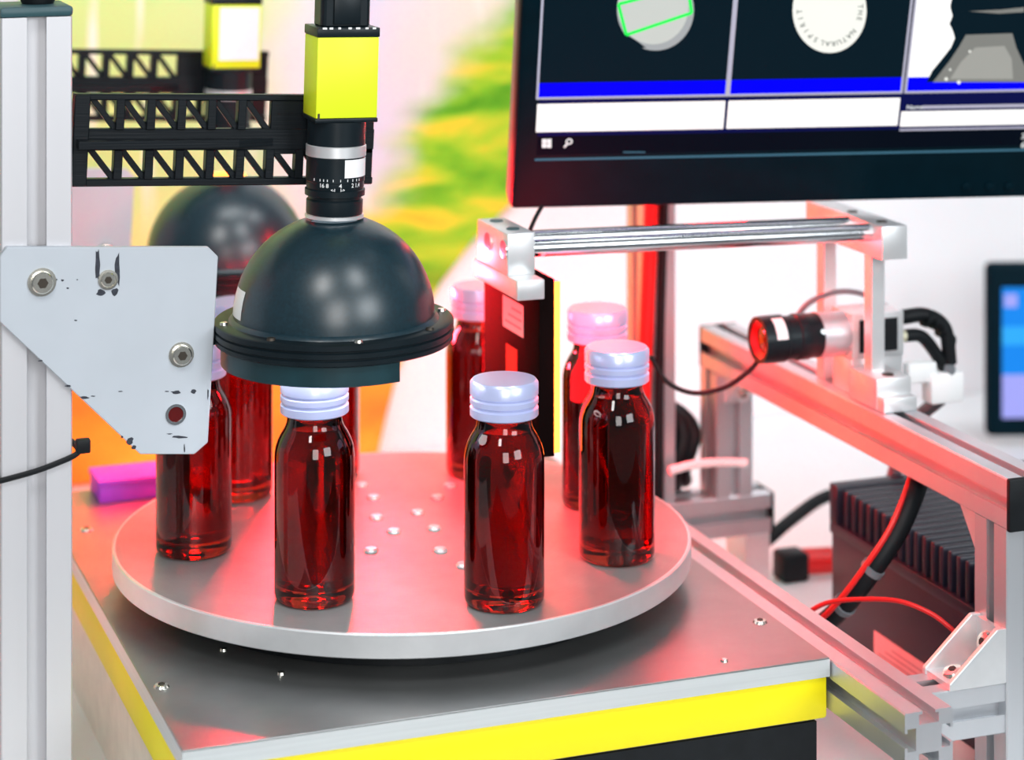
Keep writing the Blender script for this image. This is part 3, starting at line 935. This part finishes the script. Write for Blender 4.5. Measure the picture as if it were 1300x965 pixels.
MB().cyl((p.x + 26, p.y - 6, BZ + 16), (p.x + 34, p.y - 9, BZ + 17), 6, 16, 1).build('nozzle', 'alu2', t)
MB().tube([(p.x - 70, p.y + 4, BZ + 5), (p.x - 30, p.y + 8, BZ + 24), (p.x + 4, p.y + 14, BZ + 42), (p.x + 40, p.y + 26, BZ + 52), (p.x + 72, p.y + 20, BZ + 54)], 5, 10).build('cable', 'rubber', t)

# ================================================================== fanless computer with heatsink fins
t = thing('fanless_computer', 'black fanless computer with a row of heatsink fins behind the right post', 'computer', (410, -70, BZ))
MB().box(329, 520, -200, 41, BZ, -48, 1).build('case', 'pcblack', t)
MB().box(327, 520, -200, 41, -48, -40, 1).build('ledge', 'pcblack', t)
MB().box(327, 520, 30, 41, -40, -13, 1).build('end_plate', 'pcblack', t)
y = 24.0
while y > -198:
    MB().box(329, 520, y - 5.2, y, -41, -14, 1.6, 2).build('fin', 'pcblack', t)
    y -= 10.6
MB().box(328.5, 329, -88, -20, -127, -97).build('label', 'pinklabel', t, smooth=0, label='pale type label')
for k in range(6):
    MB().box(328.3, 328.5, -84, -26 - (k % 3) * 9, -123 + 4 * k, -122 + 4 * k).build('print_line', 'ink', t, smooth=0)

# ribbed hose with a red wire beside it
hp = [at_d(1172, 590, 1500), at_d(1160, 628, 1478), at_d(1140, 674, 1466), at_d(1108, 722, 1462), at_d(1072, 768, 1470), at_d(1040, 796, 1490), at_d(1005, 815, 1560)]
t = thing('cable_bundle', 'thick black cable bundle curving down in front of the computer fins', 'cable', tuple(hp[-1]))
MB().tube(hp, 6.6, 14).build('sleeve', 'rubber', t)
MB().tube([Vector(p) + Vector((-7.5, -1.5, 1.0)) for p in hp], 1.9, 8).build('red_wire', 'redwire', t, label='red wire along the bundle')
for i in (3, 4, 5):
    a, b = Vector(hp[i]), Vector(hp[i + 1 if i < 6 else i])
    d = (b - a).normalized()
    MB().cyl(a - d * 2.2, a + d * 2.2, 7.6, 16).build('tie', 'greycable', t)
cable('red_wire', 'thin red wire arching low in front of the computer', [at_d(1020, 782, 1470), at_d(1048, 766, 1460), at_d(1090, 761, 1440), at_d(1140, 763, 1425), at_d(1180, 778, 1415), at_d(1205, 796, 1410), at_d(1222, 812, 1408)], 1.5, 'redwire')

# ================================================================== monitor
MY = math.radians(7.5)
TILT = math.radians(20)
mr = (Rv * math.cos(MY) + Fv * math.sin(MY)).normalized()
n0 = (Rv * math.sin(MY) - Fv * math.cos(MY)).normalized()
mu = (Vector((0, 0, 1)) * math.cos(TILT) + n0 * math.sin(TILT)).normalized()
mn = (n0 * math.cos(TILT) - Vector((0, 0, 1)) * math.sin(TILT)).normalized()
MO = at_d(649, 266, 1545)                        # lower left front corner


def on_mon(u, v):
    r = ray(u, v)
    d = (MO - CAM).dot(mn) / r.dot(mn)
    p = CAM + r * d - MO
    return p.dot(mr), p.dot(mu)


MM4 = Matrix(((mr.x, mu.x, mn.x, MO.x), (mr.y, mu.y, mn.y, MO.y), (mr.z, mu.z, mn.z, MO.z), (0, 0, 0, 1)))
MW, MH = 500.0, 300.0
t = thing('monitor', 'large dark monitor above the turntable showing three inspection pictures', 'monitor', tuple(MO + mr * MW / 2))
MB().box(0, MW, 0, MH, -24, 0, 2.5, 3, MM4).build('bezel', 'bezel', t)
MB().box(-1.0, MW + 1, -1.0, MH + 1, -25, -5, 3.0, 3, MM4).build('casing', 'bezel_side', t, label='brownish outer casing')
MB().box(MW / 2 - 60, MW / 2 + 60, 90, 210, -44, -24, 3, 2, MM4).build('rear_hump', 'bezel', t)


def scr(name, pts, h, mat, parent, raw=False):
    """A flat area of the lit picture, h millimetres proud of the glass."""
    q = [p if raw else on_mon(*p) for p in pts]
    return MB().flat([MM4 @ Vector((a, b, h)) for a, b in q]).build(name, mat, parent, smooth=0)


def rect(name, a, b, c, d, h, mat, parent):
    return scr(name, [(a, b), (c, b), (c, d), (a, d)], h, mat, parent, True)


sx0, sy0 = on_mon(681, 197)
screen = rect('screen', sx0, sy0, MW - sx0, MH - 16, 0.10, 'scr_task', t)
_, ey = on_mon(800, 199)
rect('lower_edge', sx0 - 1, ey - 1.5, MW - sx0, ey, 0.14, 'scr_edge', screen)
# rows: white boxes, blue bars, pictures
_, wb0 = on_mon(800, 165.5)
_, wb1 = on_mon(800, 130)
_, gb = on_mon(800, 124.5)
_, bl1 = on_mon(800, 103.5)
c1a, c1b = on_mon(684, 115)[0], on_mon(921, 115)[0]
c2a, c2b = on_mon(927, 115)[0], on_mon(1143, 115)[0]
c3a, c3b = on_mon(1151, 115)[0], MW - sx0 - 1
rect('navy_band', sx0, wb0 - 3, MW - sx0, bl1, 0.14, 'scr_navy', screen)
_, l1 = on_mon(800, 121.5)
for a, b in ((c1a, c1b), (c2a, c2b), (c3a, c3b)):
    rect('picture_border', a - 1.6, gb, b + 1.6, MH - 17, 0.16, 'scr_line', screen)
    rect('picture', a, l1, b, MH - 18, 0.20, 'scr_white' if a == c3a else 'scr_dark', screen)
    rect('status_bar', a, l1, b, bl1, 0.24, 'scr_blue', screen)
for a, b in ((c1a, c1b), (c2a, c2b)):
    rect('text_field', a - 0.5, wb0, b + 0.5, wb1, 0.20, 'scr_white', screen)
_, q0 = on_mon(1200, 165)
_, q1 = on_mon(1200, 159.5)
_, q2 = on_mon(1200, 140.5)
_, q3 = on_mon(1200, 137.5)
_, q4 = on_mon(1200, 133.5)
rect('group_line', c3a - 2, q0, c3b, q0 + 1.4, 0.20, 'scr_line', screen)
rect('group_line', c3a + 12, q3, c3b, q4, 0.20, 'scr_line', screen)
rect('text_field', c3a - 2, q1, c3b, q2, 0.20, 'scr_white', screen)
xn, yn = on_mon(1161, 136)
text_mesh('Name', 4.6, lambda x, y: MM4 @ Vector((xn + x, yn + y, 0.26)), 'lettering', 'scr_icon', screen, 0.03)


def ellipse(name, cu, cv, ru, rv, h, mat, n=48, a0=0, a1=360):
    pts = [(cu + ru * math.cos(math.radians(a0 + (a1 - a0) * k / n)), cv + rv * math.sin(math.radians(a0 + (a1 - a0) * k / n))) for k in range(n + (0 if a1 - a0 == 360 else 1))]
    return scr(name, pts, h, mat, screen)


# first picture: the cap with a green search box
ellipse('cap_picture', 832, 12, 49, 52, 0.30, 'scr_cap2')
ellipse('cap_picture', 829, 8, 45, 48, 0.34, 'scr_cap')


def line(pts, wpx, h, mat, name):
    for (a, b), (c, d) in zip(pts[:-1], pts[1:]):
        L_ = math.hypot(c - a, d - b)
        nx, ny = -(d - b) / L_ * wpx / 2, (c - a) / L_ * wpx / 2
        scr(name, [(a + nx, b + ny), (c + nx, d + ny), (c - nx, d - ny), (a - nx, b - ny)], h, mat, screen)


scr('cap_shade', [(794, 43), (806, 50), (820, 60), (800, 62), (785, 45)], 0.38, 'scr_dark', screen)
line([(873, -18), (878, 16), (795, 44), (785, 5), (873, -18)], 4.0, 0.42, 'scr_green', 'search_box')
# second picture: the white cap with lettering round its edge
ellipse('cap_picture', 1053, 13, 47, 54, 0.30, 'scr_capw')
for k, ch in enumerate('THE NATURAL SPIRIT'):
    if ch == ' ':
        continue
    ang = -4 + 10.2 * k
    if k > 3:
        ang = 41 + (k - 4) * 10.6
    if k > 11:
        ang = 118 + (k - 12) * 11.5
    u0, v0 = 1053.5 + 38.5 * math.cos(math.radians(ang)), 11 + 44 * math.sin(math.radians(ang))
    qx, qy = on_mon(u0, v0)
    rot = math.radians(-ang - 90)

    def mp(x, y, qx=qx, qy=qy, rot=rot):
        return MM4 @ Vector((qx + x * math.cos(rot) - y * math.sin(rot), qy + x * math.sin(rot) + y * math.cos(rot), 0.36))
    text_mesh(ch, 5.0, mp, 'lettering', 'scr_ink', screen, 0.06)
# third picture: neck and shoulder of a bottle
sil = [(1176, 104), (1183, 90), (1196, 74), (1207, 60), (1212, 48), (1209, 38), (1205, 30), (1209, 20), (1206, 8), (1209, -6), (1209, -70), (1330, -70), (1330, 104)]
scr('bottle_picture', sil, 0.30, 'scr_dark', screen)
scr('bottle_picture', [(1184, 104), (1192, 94), (1206, 76), (1218, 58), (1226, 44), (1285, 42), (1290, 60), (1300, 82), (1330, 104)], 0.34, 'scr_grey', screen)
scr('bottle_picture', [(1206, 100), (1220, 78), (1238, 60), (1275, 58), (1284, 74), (1286, 100)], 0.38, 'scr_grey2', screen)
for u, v, r in ((1201, 100, 2.2), (1217, 104, 2.4), (1231, 65, 1.6), (1206, 88, 1.4)):
    ellipse('glint', u, v, r, r, 0.42, 'scr_capw', 10)
scr('bottle_picture', [(1230, 14), (1270, 12), (1300, 9), (1300, 15), (1268, 17)], 0.34, 'scr_grey', screen)
# task bar icons
for k in range(4):
    ux, vx = 688 + 6.2 * (k % 2), 176.5 + 5.8 * (k // 2)
    scr('window_icon', [(ux, vx), (ux + 5.7, vx - 0.6), (ux + 5.7, vx + 5.3), (ux, vx + 5.2)], 0.24, 'scr_icon', screen)
mxc, myc = on_mon(722.5, 179.5)
vs, fs = [], []
for k in range(20):
    a = 2 * PI * k / 20
    for r in (1.3, 2.3):
        vs.append(MM4 @ Vector((mxc + r * math.cos(a), myc + r * math.sin(a), 0.24)))
for k in range(20):
    j = (k + 1) % 20
    fs.append((2 * k, 2 * k + 1, 2 * j + 1, 2 * j))
MB().quads(vs, fs).build('search_icon', 'scr_icon', screen, smooth=0)
line([(720, 182.5), (716, 187)], 2.4, 0.24, 'scr_icon', 'search_icon')
line([(791, 193), (819, 193)], 1.4, 0.24, 'scr_edge', 'task_mark')
for s, u, v in (('3:1', 1303, 173), ('6/2', 1303, 184)):
    qx, qy = on_mon(u, v)
    text_mesh(s, 6.2, lambda x, y, qx=qx, qy=qy: MM4 @ Vector((qx + x, qy + y, 0.24)), 'lettering', 'scr_icon', screen, 0.03)
for u in (1227, 1256, 1281):
    qx, qy = on_mon(u, 237)
    MB().lathe([(0, -0.4), (3.6, -0.4), (3.4, 1.0), (2.4, 1.6), (0, 1.6)], 20, MM4 @ Matrix.Translation((qx, qy, 0))).build('button', 'bezel', t)

# arm from the upright to the back of the monitor
hub = MO + mr * (MW / 2) + mu * 150 - mn * 44
MB().box(-50, 50, -50, 50, -4, 0, 1, 2, Matrix(((mr.x, mu.x, mn.x, hub.x), (mr.y, mu.y, mn.y, hub.y), (mr.z, mu.z, mn.z, hub.z), (0, 0, 0, 1)))).build('mount_plate', 'rubber', t)
MB().cyl(hub - mn * 3, (251, 150, hub.z + 4), 11, 18).build('mount_arm', 'rubber', t)
MB().box(228, 270, 152, 157.6, hub.z - 30, hub.z + 36, 2).build('mount_foot', 'rubber', t)

# added red fill bar, out of view behind the monitor, to redden the turntable
t = thing('added_red_bar', 'added red fill bar by the tall upright, reddening the turntable', 'lamp', (190, 85, 222))
LB = Vector((205, 88, 222))
tgt = Vector((30, -40, 0))
dn = (tgt - LB).normalized()
lx = Vector((0.93, -0.36, 0)).normalized()
lx = (lx - dn * lx.dot(dn)).normalized()
ly = dn.cross(lx)
LM = Matrix(((lx.x, ly.x, dn.x, LB.x), (lx.y, ly.y, dn.y, LB.y), (lx.z, ly.z, dn.z, LB.z), (0, 0, 0, 1)))
MB().box(-80, 80, -12, 12, -16, 0, 1, 2, LM).build('housing', 'panel', t)
MB().box(-77, 77, -9, 9, 0, 1.5, 0, 1, LM).build('diffuser', 'barlamp', t, smooth=0)
MB().tube([LM @ Vector((60, 0, -15)), LM @ Vector((72, 0, -30)), (240, 158, 262)], 6, 10).build('bracket', 'rubber', t)

t = thing('added_red_bar', 'added red fill bar at the rear dome flange, unseen behind the front dome', 'lamp', (12, 205, 122))  # second added fill, there only to strengthen the red on the disc
LB = Vector((12, 200, 124))
dn = (Vector((10, -90, 0)) - LB).normalized()
lx = Vector((1, -0.1, 0)).normalized()
lx = (lx - dn * lx.dot(dn)).normalized()
ly = dn.cross(lx)
LM = Matrix(((lx.x, ly.x, dn.x, LB.x), (lx.y, ly.y, dn.y, LB.y), (lx.z, ly.z, dn.z, LB.z), (0, 0, 0, 1)))
MB().box(-44, 44, -11, 11, -14, 0, 1, 2, LM).build('housing', 'panel', t)
MB().box(-42, 42, -8, 8, 0, 1.5, 0, 1, LM).build('diffuser', 'fill_bar2', t, smooth=0)
MB().box(-30, -16, 205, 222, 116, 126, 0.6).build('bracket', 'rubber', t)

# ================================================================== second screen far right
p = at_d(1253, 335, 2150)
zt = p.z
t = thing('tablet_monitor', 'small dark monitor with a blue picture at the far right by the wall', 'monitor', (p.x + 110, p.y, BZ))
TR = Matrix.Translation((p.x, p.y, 0)) @ Matrix.Rotation(math.radians(-18), 4, 'Z')
MB().box(0, 250, 0, 16, BZ + 8, zt, 6, 3, TR).build('bezel', 'bezel', t)
MB().box(80, 170, -30, 60, BZ, BZ + 5, 1, 2, TR).build('stand', 'bezel', t)
MB().box(110, 140, 4, 14, BZ + 4, BZ + 20, 1, 2, TR).build('neck', 'bezel', t)
ts = MB().box(14, 236, -0.5, 0.3, BZ + 26, zt - 22, 0, 1, TR).build('screen', 'scr_cyan', t, smooth=0)
MB().box(14, 236, -0.8, -0.5, zt - 75, zt - 58, 0, 1, TR).build('screen_band', 'scr_sky', ts, smooth=0)
MB().box(14, 60, -0.8, -0.5, BZ + 26, BZ + 66, 0, 1, TR).build('screen_band', 'scr_lilac', ts, smooth=0)
MB().box(16, 28, -0.8, -0.5, zt - 40, zt - 28, 0, 1, TR).build('screen_icon', 'scr_lilac', ts, smooth=0)
